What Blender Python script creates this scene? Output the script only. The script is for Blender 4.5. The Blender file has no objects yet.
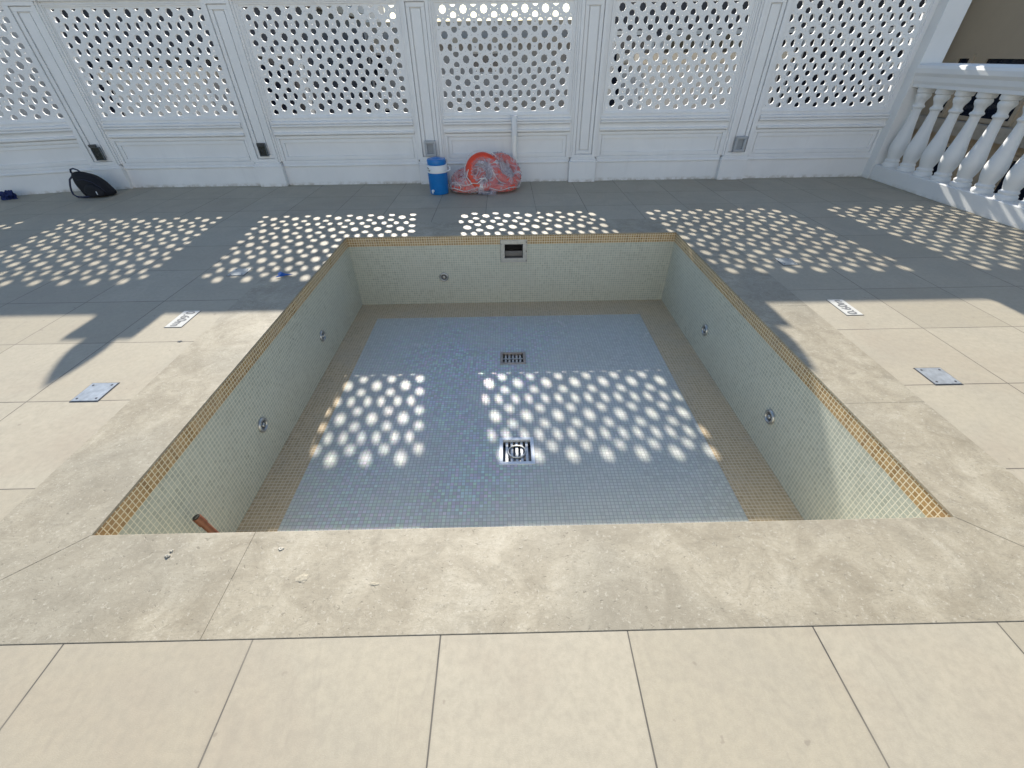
import bpy, bmesh, math, random
from mathutils import Vector, Matrix, noise
random.seed(7)
S = bpy.context.scene
COL = S.collection
R = math.radians

# ------------------------------------------------------------------ camera
TH, ROLL, YAW = 0.66015, -0.01326, -0.00931
F, CH = 424.62, 1.4698

def ray(u, v):
    X = (u - 512) / F; Y = (v - 384) / F
    c, s = math.cos(-ROLL), math.sin(-ROLL); X, Y = c*X - s*Y, s*X + c*Y
    y = math.cos(TH) - Y*math.sin(TH); z = -math.sin(TH) - Y*math.cos(TH); x = X
    c, s = math.cos(-YAW), math.sin(-YAW); x, y = c*x + s*y, -s*x + c*y
    return Vector((x, y, z))
fwd = ray(512, 384); rt = (ray(512 + F, 384) - fwd).normalized(); up = (ray(512, 384 - F) - fwd).normalized()
M = Matrix((rt, up, -fwd.normalized())).transposed().to_4x4(); M.translation = (0, 0, CH)
cd = bpy.data.cameras.new('camera'); cam = bpy.data.objects.new('camera', cd); COL.objects.link(cam)
cam.matrix_world = M
cd.sensor_width = 36; cd.lens = F / 1024 * 36; cd.clip_start = .02; cd.clip_end = 6000
S.camera = cam

# ------------------------------------------------------------------ light
SUN_K, SUN_AZ = 0.57, 0.14          # drop per metre towards the camera, drift to the right
d = Vector((SUN_AZ, -1, -SUN_K)).normalized()
ld = bpy.data.lights.new('sun', 'SUN'); ld.energy = 4.6; ld.angle = R(.53); ld.color = (1, .94, .835)
sun = bpy.data.objects.new('sun', ld); COL.objects.link(sun)
sun.rotation_euler = d.to_track_quat('-Z', 'Y').to_euler(); sun.location = (-1, 12, 9)
w = bpy.data.worlds.new('World'); S.world = w; w.use_nodes = True
nt = w.node_tree; bg = nt.nodes['Background']
sky = nt.nodes.new('ShaderNodeTexSky'); sky.sky_type = 'NISHITA'; sky.sun_disc = False
sky.sun_elevation = math.asin(-d.z); sky.sun_rotation = math.atan2(-d.x, -d.y)
sky.air_density = 1.3; sky.dust_density = .5; sky.ozone_density = 3.2
nt.links.new(sky.outputs[0], bg.inputs[0]); bg.inputs[1].default_value = .094
S.view_settings.view_transform = 'Standard'; S.view_settings.look = 'None'
S.view_settings.gamma = 1; S.view_settings.exposure = 0.88

# ------------------------------------------------------------------ node helpers
class N:
    def __init__(s, name):
        s.m = bpy.data.materials.new(name); s.m.use_nodes = True; s.t = s.m.node_tree
        s.b = s.t.nodes['Principled BSDF']; s.L = s.t.links.new
    def n(s, typ, **kw):
        x = s.t.nodes.new(typ)
        for k, v in kw.items():
            setattr(x, k, v)
        return x
    def put(s, sock, v):
        if hasattr(v, 'is_linked') or hasattr(v, 'links'): s.L(v, sock)
        else: sock.default_value = v
    def pos(s):
        return s.n('ShaderNodeNewGeometry').outputs['Position']
    def obj(s):
        return s.n('ShaderNodeTexCoord').outputs['Object']
    def math(s, op, a, b=0., c=0.):
        x = s.n('ShaderNodeMath', operation=op); s.put(x.inputs[0], a); s.put(x.inputs[1], b); s.put(x.inputs[2], c); return x.outputs[0]
    def sep(s, v):
        x = s.n('ShaderNodeSeparateXYZ'); s.L(v, x.inputs[0]); return x.outputs
    def comb(s, a, b, c=0.):
        x = s.n('ShaderNodeCombineXYZ'); s.put(x.inputs[0], a); s.put(x.inputs[1], b); s.put(x.inputs[2], c); return x.outputs[0]
    def noise(s, v, scale, detail=4, rough=.55, dist=0., out='Fac'):
        x = s.n('ShaderNodeTexNoise'); s.L(v, x.inputs['Vector']); x.inputs['Scale'].default_value = scale
        x.inputs['Detail'].default_value = detail; x.inputs['Roughness'].default_value = rough; x.inputs['Distortion'].default_value = dist
        return x.outputs[out]
    def white(s, v, out='Value'):
        x = s.n('ShaderNodeTexWhiteNoise', noise_dimensions='3D'); s.L(v, x.inputs['Vector']); return x.outputs[out]
    def ramp(s, f, stops):
        x = s.n('ShaderNodeValToRGB'); s.L(f, x.inputs[0]); e = x.color_ramp.elements
        e[0].position = stops[0][0]; e[0].color = c4(stops[0][1]); e[1].position = stops[-1][0]; e[1].color = c4(stops[-1][1])
        for p, c in stops[1:-1]:
            k = e.new(p); k.color = c4(c)
        return x.outputs[0]
    def mix(s, f, a, b, blend='MIX'):
        x = s.n('ShaderNodeMix', data_type='RGBA', blend_type=blend)
        s.put(x.inputs[0], f); s.put(x.inputs[6], c4(a) if isinstance(a, tuple) else a); s.put(x.inputs[7], c4(b) if isinstance(b, tuple) else b)
        return x.outputs[2]
    def bump(s, h, strength=.3, dist=.002, prev=None):
        x = s.n('ShaderNodeBump'); s.L(h, x.inputs['Height']); x.inputs['Strength'].default_value = strength; x.inputs['Distance'].default_value = dist
        if prev is not None: s.L(prev, x.inputs['Normal'])
        return x.outputs[0]
    def out(s, color=None, rough=None, normal=None, metal=None):
        if color is not None: s.put(s.b.inputs['Base Color'], c4(color) if isinstance(color, tuple) else color)
        if rough is not None: s.put(s.b.inputs['Roughness'], rough)
        if normal is not None: s.L(normal, s.b.inputs['Normal'])
        if metal is not None: s.put(s.b.inputs['Metallic'], metal)
        return s.m
def c4(c):
    if isinstance(c, (int, float)): return (c, c, c, 1)
    return tuple(c) if len(c) == 4 else (*c, 1)

def simple(name, col, rough=.5, metal=0., var=.08, scale=14, bump=.0):
    k = N(name); p = k.obj(); f = k.noise(p, scale, 5)
    a = tuple(x*(1-var) for x in col); b = tuple(min(1, x*(1+var)) for x in col)
    nrm = k.bump(k.noise(p, scale*6, 3), bump, .002) if bump else None
    return k.out(k.ramp(f, [(.3, a), (.7, b)]), rough, nrm, metal)

# deck tiles: 0.6 m porcelain squares, joints on x = -1.434 + 0.6k, y = 3.015 + 0.6k
def deck_mat():
    k = N('deck_tile'); p = k.pos(); x, y, z = k.sep(p)
    wob = k.math('MULTIPLY', k.math('SUBTRACT', k.noise(p, 2.2, 2), .5), .004)
    u = k.math('DIVIDE', k.math('ADD', k.math('ADD', x, 1.434), wob), .6); v = k.math('DIVIDE', k.math('ADD', k.math('SUBTRACT', y, 3.015), wob), .6)
    iu = k.math('FLOOR', u); iv = k.math('FLOOR', v)
    fu = k.math('ABSOLUTE', k.math('SUBTRACT', k.math('FRACT', u), .5)); fv = k.math('ABSOLUTE', k.math('SUBTRACT', k.math('FRACT', v), .5))
    e = k.math('MAXIMUM', fu, fv)
    nz = k.noise(p, 6, 3)
    thr = k.math('SUBTRACT', .4972, k.math('MULTIPLY', nz, .0022))
    joint = k.math('GREATER_THAN', e, thr)
    rnd = k.white(k.comb(iu, iv))
    base = k.ramp(rnd, [(0, (.368, .322, .238)), (.5, (.405, .356, .266)), (1, (.436, .388, .298))])
    cloud = k.noise(p, 3.1, 6, .6, .6)
    base = k.mix(k.math('MULTIPLY', k.ramp(cloud, [(.42, 0.), (.66, 1.)]), .45), base, (.325, .292, .232))
    fine = k.noise(k.comb(x, k.math('MULTIPLY', y, 1.9)), 210, 4, .75)
    base = k.mix(k.math('MULTIPLY', k.ramp(fine, [(.38, 0.), (.72, 1.)]), .36), base, (.51, .475, .39))
    # scuffs and small spots of dirt
    sc = k.noise(k.comb(k.math('MULTIPLY', x, 5.), k.math('MULTIPLY', y, 1.3)), 2.3, 5, .65, 1.4)
    base = k.mix(k.math('MULTIPLY', k.ramp(sc, [(.59, 0.), (.72, 1.)]), .38), base, (.31, .275, .22))
    foot = k.noise(p, 1.15, 5, .62, .9)
    base = k.mix(k.math('MULTIPLY', k.ramp(foot, [(.48, 0.), (.66, 1.)]), .42), base, (.355, .292, .222))
    mott = k.noise(p, 34, 5, .7)
    base = k.mix(k.math('MULTIPLY', k.ramp(mott, [(.40, 0.), (.66, 1.)]), .38), base, (.29, .262, .205))
    sp = k.noise(p, 21, 2, .5)
    base = k.mix(k.math('MULTIPLY', k.ramp(sp, [(.72, 0.), (.77, 1.)]), .45), base, (.20, .17, .135))
    drt = k.math('MULTIPLY', k.ramp(e, [(.486, 0.), (.4975, 1.)]), k.math('MULTIPLY', nz, .45))
    base = k.mix(drt, base, (.24, .21, .17))
    jn = k.ramp(k.noise(p, 1.4, 4, .6), [(.42, (.075, .068, .058)), (.60, (.19, .17, .135))])
    col = k.mix(joint, base, jn)
    h = k.math('SUBTRACT', k.math('MULTIPLY', fine, .35), joint)
    return k.out(col, k.math('ADD', .50, k.math('MULTIPLY', cloud, .2)), k.bump(h, .55, .0022))

def coping_mat():
    k = N('coping_stone'); p = k.obj()
    a = k.noise(p, 5.0, 10, .68, .7); b = k.noise(p, 15, 9, .74, 1.0); c = k.noise(p, 75, 4, .65); g = k.noise(p, 1.7, 4, .5)
    base = k.ramp(a, [(.30, (.265, .228, .164)), (.45, (.340, .298, .222)), (.56, (.395, .350, .264)), (.70, (.47, .424, .332))])
    base = k.mix(k.math('MULTIPLY', k.ramp(g, [(.45, 0.), (.62, 1.)]), .42), base, (.27, .252, .205))
    base = k.mix(k.math('MULTIPLY', k.ramp(b, [(.50, 0.), (.68, 1.)]), .55), base, (.225, .20, .152))
    base = k.mix(k.math('MULTIPLY', k.ramp(b, [(.26, 1.), (.40, 0.)]), .5), base, (.53, .48, .385))
    vein = k.noise(k.comb(k.math('MULTIPLY', k.sep(p)[0], 2.), k.math('MULTIPLY', k.sep(p)[1], 5.)), 5.5, 7, .7, 2.5)
    base = k.mix(k.math('MULTIPLY', k.ramp(vein, [(.475, 0.), (.5, 1.), (.525, 0.)]), .45), base, (.19, .165, .12))
    base = k.mix(k.math('MULTIPLY', k.ramp(c, [(.58, 0.), (.70, 1.)]), .55), base, (.55, .51, .42))
    pit = k.noise(p, 60, 4, .65, .5)
    pm = k.ramp(pit, [(.63, 0.), (.68, 1.)])
    base = k.mix(k.math('MULTIPLY', pm, .5), base, (.19, .165, .12))
    h = k.math('SUBTRACT', k.math('ADD', k.math('MULTIPLY', b, .8), k.math('MULTIPLY', c, .4)), pm)
    return k.out(base, k.math('ADD', .42, k.math('MULTIPLY', b, .3)), k.bump(h, .5, .002))

def mosaic(name, axes, cols, grout, rough=.16, pitch=.025, off=(0, 0), irid=0., gw=.44, tilt=.35, coat=0.):
    """glass mosaic: axes picks the two in-plane coordinates"""
    k = N(name); p = k.pos(); c = k.sep(p)
    wv = k.math('MULTIPLY', k.math('SUBTRACT', k.noise(p, 5, 2), .5), .003)
    u = k.math('DIVIDE', k.math('ADD', k.math('ADD', c[axes[0]], off[0]), wv), pitch)
    v = k.math('DIVIDE', k.math('ADD', k.math('ADD', c[axes[1]], off[1]), wv), pitch)
    iu = k.math('FLOOR', u); iv = k.math('FLOOR', v); cell = k.comb(iu, iv, 3.3)
    fu = k.math('ABSOLUTE', k.math('SUBTRACT', k.math('FRACT', u), .5)); fv = k.math('ABSOLUTE', k.math('SUBTRACT', k.math('FRACT', v), .5))
    e = k.math('MAXIMUM', fu, fv)
    g = k.math('GREATER_THAN', e, gw)
    # sheets of 12 x 12 tiles are a touch different from one another
    sheet = k.white(k.comb(k.math('FLOOR', k.math('DIVIDE', iu, 12)), k.math('FLOOR', k.math('DIVIDE', iv, 12)), 9.1))
    r = k.white(cell)
    f = k.math('ADD', k.math('MULTIPLY', r, .68), k.math('MULTIPLY', sheet, .32))
    col = k.ramp(f, [(i/(len(cols)-1), x) for i, x in enumerate(cols)])
    if irid:
        hs = k.n('ShaderNodeCombineColor', mode='HSV'); k.L(k.math('ADD', .36, k.math('MULTIPLY', k.white(k.comb(iv, iu, 7.7)), .44)), hs.inputs[0])
        hs.inputs[1].default_value = .38; k.L(k.math('ADD', .50, k.math('MULTIPLY', k.white(k.comb(iv, iu, 1.7)), .48)), hs.inputs[2])
        m = k.noise(p, 1.1, 3, .5)
        m = k.math('MULTIPLY', k.math('MULTIPLY', k.ramp(m, [(.40, .15), (.60, 1.)]), k.ramp(k.math('ADD', k.math('MULTIPLY', c[0], .33), .5), [(.05, .35), (.35, 1.), (.60, .7), (.80, .12)])), irid)
        col = k.mix(m, col, hs.outputs[0])
    dust = k.noise(p, 3.5, 6, .6, .4)
    gcol = k.mix(dust, grout, tuple(x*.8 for x in grout))
    col = k.mix(g, col, gcol)
    col = k.mix(k.math('MULTIPLY', k.ramp(dust, [(.45, 0.), (.75, 1.)]), .22), col, (.50, .48, .42))
    # every tile sits at its own slight angle
    nx = k.math('SUBTRACT', k.white(k.comb(iu, iv, 5.5)), .5); ny = k.math('SUBTRACT', k.white(k.comb(iu, iv, 8.5)), .5)
    h = k.math('ADD', k.math('MULTIPLY', nx, k.math('FRACT', u)), k.math('MULTIPLY', ny, k.math('FRACT', v)))
    edge = k.ramp(e, [(gw-.05, 1.), (gw, 0.)])
    h = k.math('ADD', k.math('MULTIPLY', h, tilt), k.math('MULTIPLY', edge, .5))
    rg = k.math('ADD', k.math('MULTIPLY', g, .5), k.math('ADD', rough, k.math('MULTIPLY', dust, .22)))
    k.out(col, rg, k.bump(h, .35, .0022))
    if irid:
        k.b.inputs['Thin Film IOR'].default_value = 1.45
        k.L(k.math('ADD', 280., k.math('MULTIPLY', r, 330.)), k.b.inputs['Thin Film Thickness'])
    return k.m

def stucco(name, col, grime=.25, rough=.55):
    k = N(name); p = k.pos(); z = k.sep(p)[2]
    n1 = k.noise(p, 2.3, 6, .6, .5); n2 = k.noise(p, 90, 3, .6)
    base = k.ramp(n1, [(.3, tuple(x*.93 for x in col)), (.7, col)])
    st = k.noise(k.comb(k.math('MULTIPLY', k.sep(p)[0], 9.), k.sep(p)[1], k.math('MULTIPLY', z, 1.2)), 1.5, 5, .6)
    base = k.mix(k.math('MULTIPLY', k.ramp(st, [(.55, 0.), (.75, 1.)]), grime*.5), base, tuple(x*.72 for x in col))
    low = k.math('MULTIPLY', k.ramp(z, [(.0, 1.), (.05, 0.)]), k.ramp(k.noise(p, 11, 5, .7), [(.42, 0.), (.62, 1.)]))
    base = k.mix(k.math('MULTIPLY', low, grime*2.2), base, (.36, .31, .22))
    return k.out(base, rough, k.bump(k.math('ADD', n2, k.math('MULTIPLY', k.noise(p, 12, 3), .6)), .12, .002))

MAT = {}
MAT['deck'] = deck_mat(); MAT['coping'] = coping_mat()
GW = [(.36, .385, .325), (.42, .445, .38), (.475, .50, .43), (.39, .415, .355)]
GO = [(.27, .165, .065), (.35, .22, .09), (.45, .295, .13), (.31, .19, .075)]
BL = [(.53, .535, .485), (.59, .595, .54), (.65, .655, .595), (.56, .57, .52)]
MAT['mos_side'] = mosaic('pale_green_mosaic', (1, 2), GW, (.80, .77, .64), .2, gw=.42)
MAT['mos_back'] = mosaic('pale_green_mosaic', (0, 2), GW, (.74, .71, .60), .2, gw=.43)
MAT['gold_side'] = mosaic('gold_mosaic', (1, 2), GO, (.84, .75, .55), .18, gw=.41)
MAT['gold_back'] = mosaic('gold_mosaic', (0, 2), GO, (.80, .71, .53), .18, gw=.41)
GF = [(.42, .305, .175), (.49, .36, .215), (.56, .42, .26), (.45, .325, .19)]
MAT['border'] = mosaic('brown_mosaic', (0, 1), GF, (.80, .69, .51), .22, gw=.425)
MAT['blue'] = mosaic('blue_mosaic', (0, 1), BL, (.42, .42, .40), .13, irid=.50, tilt=.30, gw=.425)
MAT['white'] = stucco('white_paint', (.86, .86, .855), .32)
MAT['screen'] = stucco('white_screen_paint', (.86, .86, .855), .12)
MAT['curb'] = stucco('white_curb_paint', (.82, .82, .81), .2)
MAT['steel'] = simple('brushed_steel', (.46, .47, .47), .36, .85, .12, 30, .1)
MAT['steel_dark'] = simple('dark_steel', (.16, .16, .17), .4, .8, .1)
MAT['galv'] = simple('galvanised_plate', (.42, .45, .48), .42, .45, .2, 26, .12)
MAT['mortar'] = simple('pale_mortar', (.55, .51, .43), .9, 0, .15, 60, .6)
MAT['smear'] = simple('dried_mortar', (.43, .385, .295), .9, 0, .15, 90, .4)
MAT['black'] = simple('black_hole', (.012, .012, .014), .8)
MAT['frame_pale'] = simple('pale_drain_frame', (.70, .74, .80), .3, .1, .08); MAT['frame_warm'] = simple('worn_drain_frame', (.36, .32, .29), .35, .5, .15)
MAT['mark'] = simple('enamel_white', (.62, .61, .57), .35, 0, .03)
MAT['ink'] = simple('grey_ink', (.20, .20, .20), .6)
MAT['taupe'] = stucco('taupe_render', (.52, .415, .29), .15, .8)
MAT['greywall'] = stucco('grey_render', (.42, .41, .395), .3, .8)
MAT['dark'] = stucco('dark_cladding', (.035, .037, .048), .1, .6)
MAT['bright'] = stucco('bounce_house_render', (.45, .45, .45), .1, .7)  # wall colour of the added house that reflects sun onto the fence
MAT['tan'] = stucco('tan_render', (.50, .44, .35), .25, .8)
MAT['palewall'] = stucco('pale_render', (.66, .65, .62), .25, .8)
MAT['glass'] = simple('dark_window_glass', (.012, .016, .028), .08)
MAT['ground'] = simple('street_ground', (.16, .155, .145), .9, 0, .2, .3)

# ------------------------------------------------------------------ mesh helpers
def mesh_obj(name, bm, mat, parent=None, smooth=False, bevel=0., seg=2, ang=35):
    bmesh.ops.recalc_face_normals(bm, faces=bm.faces)
    me = bpy.data.meshes.new(name); bm.to_mesh(me); bm.free()
    me.materials.append(mat)
    if smooth:
        me.polygons.foreach_set('use_smooth', [True]*len(me.polygons))
        me.set_sharp_from_angle(angle=R(ang))
    o = bpy.data.objects.new(name, me); COL.objects.link(o)
    if parent: o.parent = parent
    if bevel:
        b = o.modifiers.new('bevel', 'BEVEL'); b.width = bevel; b.segments = seg; b.limit_method = 'ANGLE'; b.angle_limit = R(40); b.harden_normals = False
    return o
def box(bm, x0, x1, y0, y1, z0, z1):
    vs = [bm.verts.new((x, y, z)) for z in (z0, z1) for y in (y0, y1) for x in (x0, x1)]
    for f in ((0, 2, 3, 1), (4, 5, 7, 6), (0, 1, 5, 4), (2, 6, 7, 3), (0, 4, 6, 2), (1, 3, 7, 5)):
        bm.faces.new([vs[i] for i in f])
def prism(bm, poly, z0, z1):
    a = [bm.verts.new((x, y, z0)) for x, y in poly]; b = [bm.verts.new((x, y, z1)) for x, y in poly]; n = len(poly)
    bm.faces.new(a[::-1]); bm.faces.new(b)
    for i in range(n): bm.faces.new((a[i], a[(i+1) % n], b[(i+1) % n], b[i]))
def profx(bm, prof, x0, x1):
    """(y, z) profile swept along x"""
    a = [bm.verts.new((x0, y, z)) for y, z in prof]; b = [bm.verts.new((x1, y, z)) for y, z in prof]; n = len(prof)
    bm.faces.new(a); bm.faces.new(b[::-1])
    for i in range(n): bm.faces.new((a[i], b[i], b[(i+1) % n], a[(i+1) % n]))
def ring(bm, x0, x1, z0, z1, w, y0, y1):
    box(bm, x0, x1, y0, y1, z0, z0+w); box(bm, x0, x1, y0, y1, z1-w, z1)
    box(bm, x0, x0+w, y0, y1, z0+w, z1-w); box(bm, x1-w, x1, y0, y1, z0+w, z1-w)
def lathe(bm, prof, seg=24, c=(0, 0, 0), mtx=None, close=True):
    rings = []
    for r, z in prof:
        if r < 1e-6:
            co = Vector((c[0], c[1], c[2]+z)); rings.append([bm.verts.new(mtx @ co if mtx else co)])
        else:
            rr = []
            for i in range(seg):
                a = 2*math.pi*i/seg; co = Vector((c[0]+r*math.cos(a), c[1]+r*math.sin(a), c[2]+z))
                rr.append(bm.verts.new(mtx @ co if mtx else co))
            rings.append(rr)
    for A, B in zip(rings, rings[1:]):
        for i in range(seg):
            j = (i+1) % seg
            if len(A) == 1 and len(B) > 1: bm.faces.new((A[0], B[i], B[j]))
            elif len(B) == 1 and len(A) > 1: bm.faces.new((A[i], A[j], B[0]))
            elif len(A) > 1: bm.faces.new((A[i], A[j], B[j], B[i]))
    if close:
        if len(rings[0]) > 1: bm.faces.new(rings[0][::-1])
        if len(rings[-1]) > 1: bm.faces.new(rings[-1])
def tube(bm, pts, r, seg=10, closed=False, flat=1.):
    pts = [Vector(p) for p in pts]; n = len(pts); rings = []; prev = None
    for i, p in enumerate(pts):
        if closed: t = (pts[(i+1) % n]-pts[i-1]).normalized()
        else: t = (pts[min(i+1, n-1)]-pts[max(i-1, 0)]).normalized()
        if prev is None:
            a = t.cross(Vector((0, 0, 1)));
            if a.length < .1: a = t.cross(Vector((1, 0, 0)))
        else: a = prev - t*prev.dot(t)
        a.normalize(); prev = a; b = t.cross(a)
        rr = r[i] if isinstance(r, (list, tuple)) else r
        rings.append([bm.verts.new(p + a*rr*math.cos(2*math.pi*k/seg) + b*rr*flat*math.sin(2*math.pi*k/seg)) for k in range(seg)])
    for i in range(n if closed else n-1):
        A, B = rings[i], rings[(i+1) % n]
        for k in range(seg): bm.faces.new((A[k], A[(k+1) % seg], B[(k+1) % seg], B[k]))
    if not closed: bm.faces.new(rings[0][::-1]); bm.faces.new(rings[-1])
def tag(o, label, cat, group=None):
    o['label'] = label; o['category'] = cat
    if group: o['group'] = group
    return o
def structure(o): o['kind'] = 'structure'; return o
def empty(name, loc, rz=0., label=None, cat=None, group=None):
    o = bpy.data.objects.new(name, None); COL.objects.link(o); o.location = loc; o.rotation_euler = (0, 0, rz); o.empty_display_size = .1
    if label: tag(o, label, cat, group)
    return o
def copy_tree(o, parent=None):
    c = o.copy(); COL.objects.link(c); c.parent = parent
    for ch in o.children: copy_tree(ch, c)
    return c

# ------------------------------------------------------------------ ground, terrace deck
GZ = -9.0
bm = bmesh.new(); v = [bm.verts.new(p) for p in ((-2500, -2500, GZ), (2500, -2500, GZ), (2500, 2500, GZ), (-2500, 2500, GZ))]; bm.faces.new(v)
structure(mesh_obj('ground', bm, MAT['ground']))

PL, PR, PF, PB = -1.6486, 1.7628, .9723, 4.4046      # pool inner edges
CL, CR, CF, CB = -2.0661, 2.1876, .5872, 4.86        # coping outer edges
D = -.765
DX0, DX1, DY0, DY1 = -9.5, 5.47, -5.5, 7.0
bm = bmesh.new()
q = .0012
for a in ((DX0, CL-q, DY0, DY1), (CR+q, DX1, DY0, DY1), (CL-q, CR+q, DY0, CF-q), (CL-q, CR+q, CB+q, DY1)):
    box(bm, a[0], a[1], a[2], a[3], -.30, 0)
structure(mesh_obj('terrace_floor', bm, MAT['deck']))
bm = bmesh.new()
for a in ((DX0, PL-.25, DY0, DY1), (PR+.25, DX1, DY0, DY1), (PL-.25, PR+.25, DY0, PF-.25), (PL-.25, PR+.25, PB+.25, DY1), ):
    box(bm, a[0], a[1], a[2], a[3], GZ, -.31)
box(bm, PL-.25, PR+.25, PF-.25, PB+.25, GZ, -1.2)
tag(mesh_obj('building', bm, MAT['palewall']), 'white building whose roof terrace carries the pool and the deck', 'building')

# ------------------------------------------------------------------ swimming pool
pool = empty('swimming_pool', ((PL+PR)/2, (PF+PB)/2, D), 0, 'empty square plunge pool lined with small glass mosaic, stone coping around it', 'pool')
inv = Vector((-(PL+PR)/2, -(PF+PB)/2, -D))
def pool_part(name, bm, mat, parent=pool, smooth=False, bevel=0., ang=35, seg=2):
    bmesh.ops.translate(bm, vec=inv, verts=bm.verts)
    o = mesh_obj(name, bm, mat, None, smooth, bevel, seg, ang)
    o.parent = parent
    return o
GB = -.10    # bottom of the gold band
T_ = .16
# skimmer opening in the back wall
SX0, SX1, SZ0, SZ1 = -.02, .175, -.262, -.082
bm = bmesh.new(); box(bm, PL-T_, PL, PF-T_, PB+T_, D-.2, GB); pool_part('side_wall', bm, MAT['mos_side'])['label'] = 'left side wall of pale green mosaic with two inlets'
bm = bmesh.new(); box(bm, PR, PR+T_, PF-T_, PB+T_, D-.2, GB); pool_part('side_wall', bm, MAT['mos_side'])['label'] = 'right side wall of pale green mosaic with two inlets'
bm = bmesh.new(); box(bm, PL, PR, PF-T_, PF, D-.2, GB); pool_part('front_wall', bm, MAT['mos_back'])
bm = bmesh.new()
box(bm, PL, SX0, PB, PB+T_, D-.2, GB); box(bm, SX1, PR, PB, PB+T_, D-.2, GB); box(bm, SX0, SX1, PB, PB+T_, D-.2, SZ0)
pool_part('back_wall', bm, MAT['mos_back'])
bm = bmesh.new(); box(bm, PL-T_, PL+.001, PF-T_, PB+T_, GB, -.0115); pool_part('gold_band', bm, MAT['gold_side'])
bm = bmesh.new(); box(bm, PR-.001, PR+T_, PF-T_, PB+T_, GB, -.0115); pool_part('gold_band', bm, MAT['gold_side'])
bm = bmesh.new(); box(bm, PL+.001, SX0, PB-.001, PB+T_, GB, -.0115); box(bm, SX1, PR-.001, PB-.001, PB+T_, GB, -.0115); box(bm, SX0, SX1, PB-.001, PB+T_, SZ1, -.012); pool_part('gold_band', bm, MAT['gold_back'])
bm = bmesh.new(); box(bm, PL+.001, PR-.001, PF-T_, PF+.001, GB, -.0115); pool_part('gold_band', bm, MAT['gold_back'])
FX0, FX1, FY0, FY1 = -1.40, 1.43, 1.22, 4.07
bm = bmesh.new()
box(bm, PL, FX0, PF, PB, D-.1, D); box(bm, FX1, PR, PF, PB, D-.1, D); box(bm, FX0, FX1, PF, FY0, D-.1, D); box(bm, FX0, FX1, FY1, PB, D-.1, D)
pool_part('floor_border', bm, MAT['border'])
bm = bmesh.new()
DR = [(.043, 3.27, .12, .10), (.048, 2.10, .125, .13)]
ys = [FY0]
for cx, cy, hx, hy in sorted(DR, key=lambda a: a[1]):
    box(bm, FX0, FX1, ys[-1], cy-hy, D-.1, D)
    box(bm, FX0, cx-hx, cy-hy, cy+hy, D-.1, D); box(bm, cx+hx, FX1, cy-hy, cy+hy, D-.1, D); ys.append(cy+hy)
box(bm, FX0, FX1, ys[-1], FY1, D-.1, D)
pool_part('pool_floor', bm, MAT['blue'])

# coping slabs, mitred corners, hairline joints
def slab(poly, lab=None):
    bm = bmesh.new(); prism(bm, poly, -.011, .002)
    o = pool_part('coping_slab', bm, MAT['coping'], bevel=.0018, seg=2)
    return o
g = .00035; ov = .005
il, ir, jf, jb = PL+ov, PR-ov, PF+ov, PB-ov
# miters run to the outer corners
def lerp(a, b, t): return (a[0]+(b[0]-a[0])*t, a[1]+(b[1]-a[1])*t)
OFL, OFR, OBL, OBR = (CL, CF), (CR, CF), (CL, CB), (CR, CB)
IFL, IFR, IBL, IBR = (il, jf), (ir, jf), (il, jb), (ir, jb)
xs = [None, -1.003, -.256, None]
slab([(OFL[0]+2*g, CF), (-1.003-g, CF), (-1.003-g, jf), (il+2*g, jf)])
slab([(-1.003+g, CF), (OFR[0]-2*g, CF), (ir-2*g, jf), (-1.003+g, jf)])
slab([(CL, CF+2*g), (il, jf+2*g), (il, jb-2*g), (CL, CB-2*g)])
slab([(CR, CF+2*g), (CR, 1.67-g*.6), (ir, 1.67-g*.6), (ir, jf+2*g)])
slab([(CR, 1.67+g*.6), (CR, 2.757-g), (ir, 2.757-g), (ir, 1.67+g*.6)])
slab([(CR, 2.757+g), (CR, CB-2*g), (ir, jb-2*g), (ir, 2.757+g)])
slab([(CL+2*g, CB), (il+2*g, jb), (.1, jb), (.1, CB)])
slab([(.1+2*g, CB), (.1+2*g, jb), (ir-2*g, jb), (CR-2*g, CB)])
# bedding under the slabs
bm = bmesh.new()
for a in ((CL, PL-.002, CF, CB), (PR+.002, CR, CF, CB), (PL-.002, PR+.002, CF, PF-.002), (PL-.002, PR+.002, PB+.002, CB)):
    box(bm, a[0]+.004, a[1]-.004, a[2]+.004, a[3]-.004, -.08, -.0115)
pool_part('coping_bed', bm, MAT['mortar'])

# skimmer: steel frame round a dark throat
bm = bmesh.new(); ring(bm, SX0-.042, SX1+.042, SZ0-.03, SZ1+.03, .045, PB-.014, PB+.02)
sk = pool_part('skimmer', bm, MAT['steel'], bevel=.003)
bm = bmesh.new()
box(bm, SX0, SX0+.003, PB+.02, PB+.30, SZ0, SZ1); box(bm, SX1-.003, SX1, PB+.02, PB+.30, SZ0, SZ1)
box(bm, SX0, SX1, PB+.02, PB+.30, SZ1-.003, SZ1); box(bm, SX0, SX1, PB+.297, PB+.30, SZ0, SZ1); box(bm, SX0, SX1, PB+.02, PB+.30, SZ0, SZ0+.003)
pool_part('throat', bm, MAT['steel_dark'], sk)
bm = bmesh.new(); box(bm, SX0+.006, SX1-.006, PB+.045, PB+.052, SZ0+.004, SZ0+.075); pool_part('weir_flap', bm, MAT['steel_dark'], sk)
for z in (SZ0-.01, (SZ0+SZ1)/2, SZ1+.008):
    bm = bmesh.new(); box(bm, SX1+.030, SX1+.038, PB-.0175, PB-.0145, z-.009, z+.009); pool_part('clip', bm, MAT['steel_dark'], sk)

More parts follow.
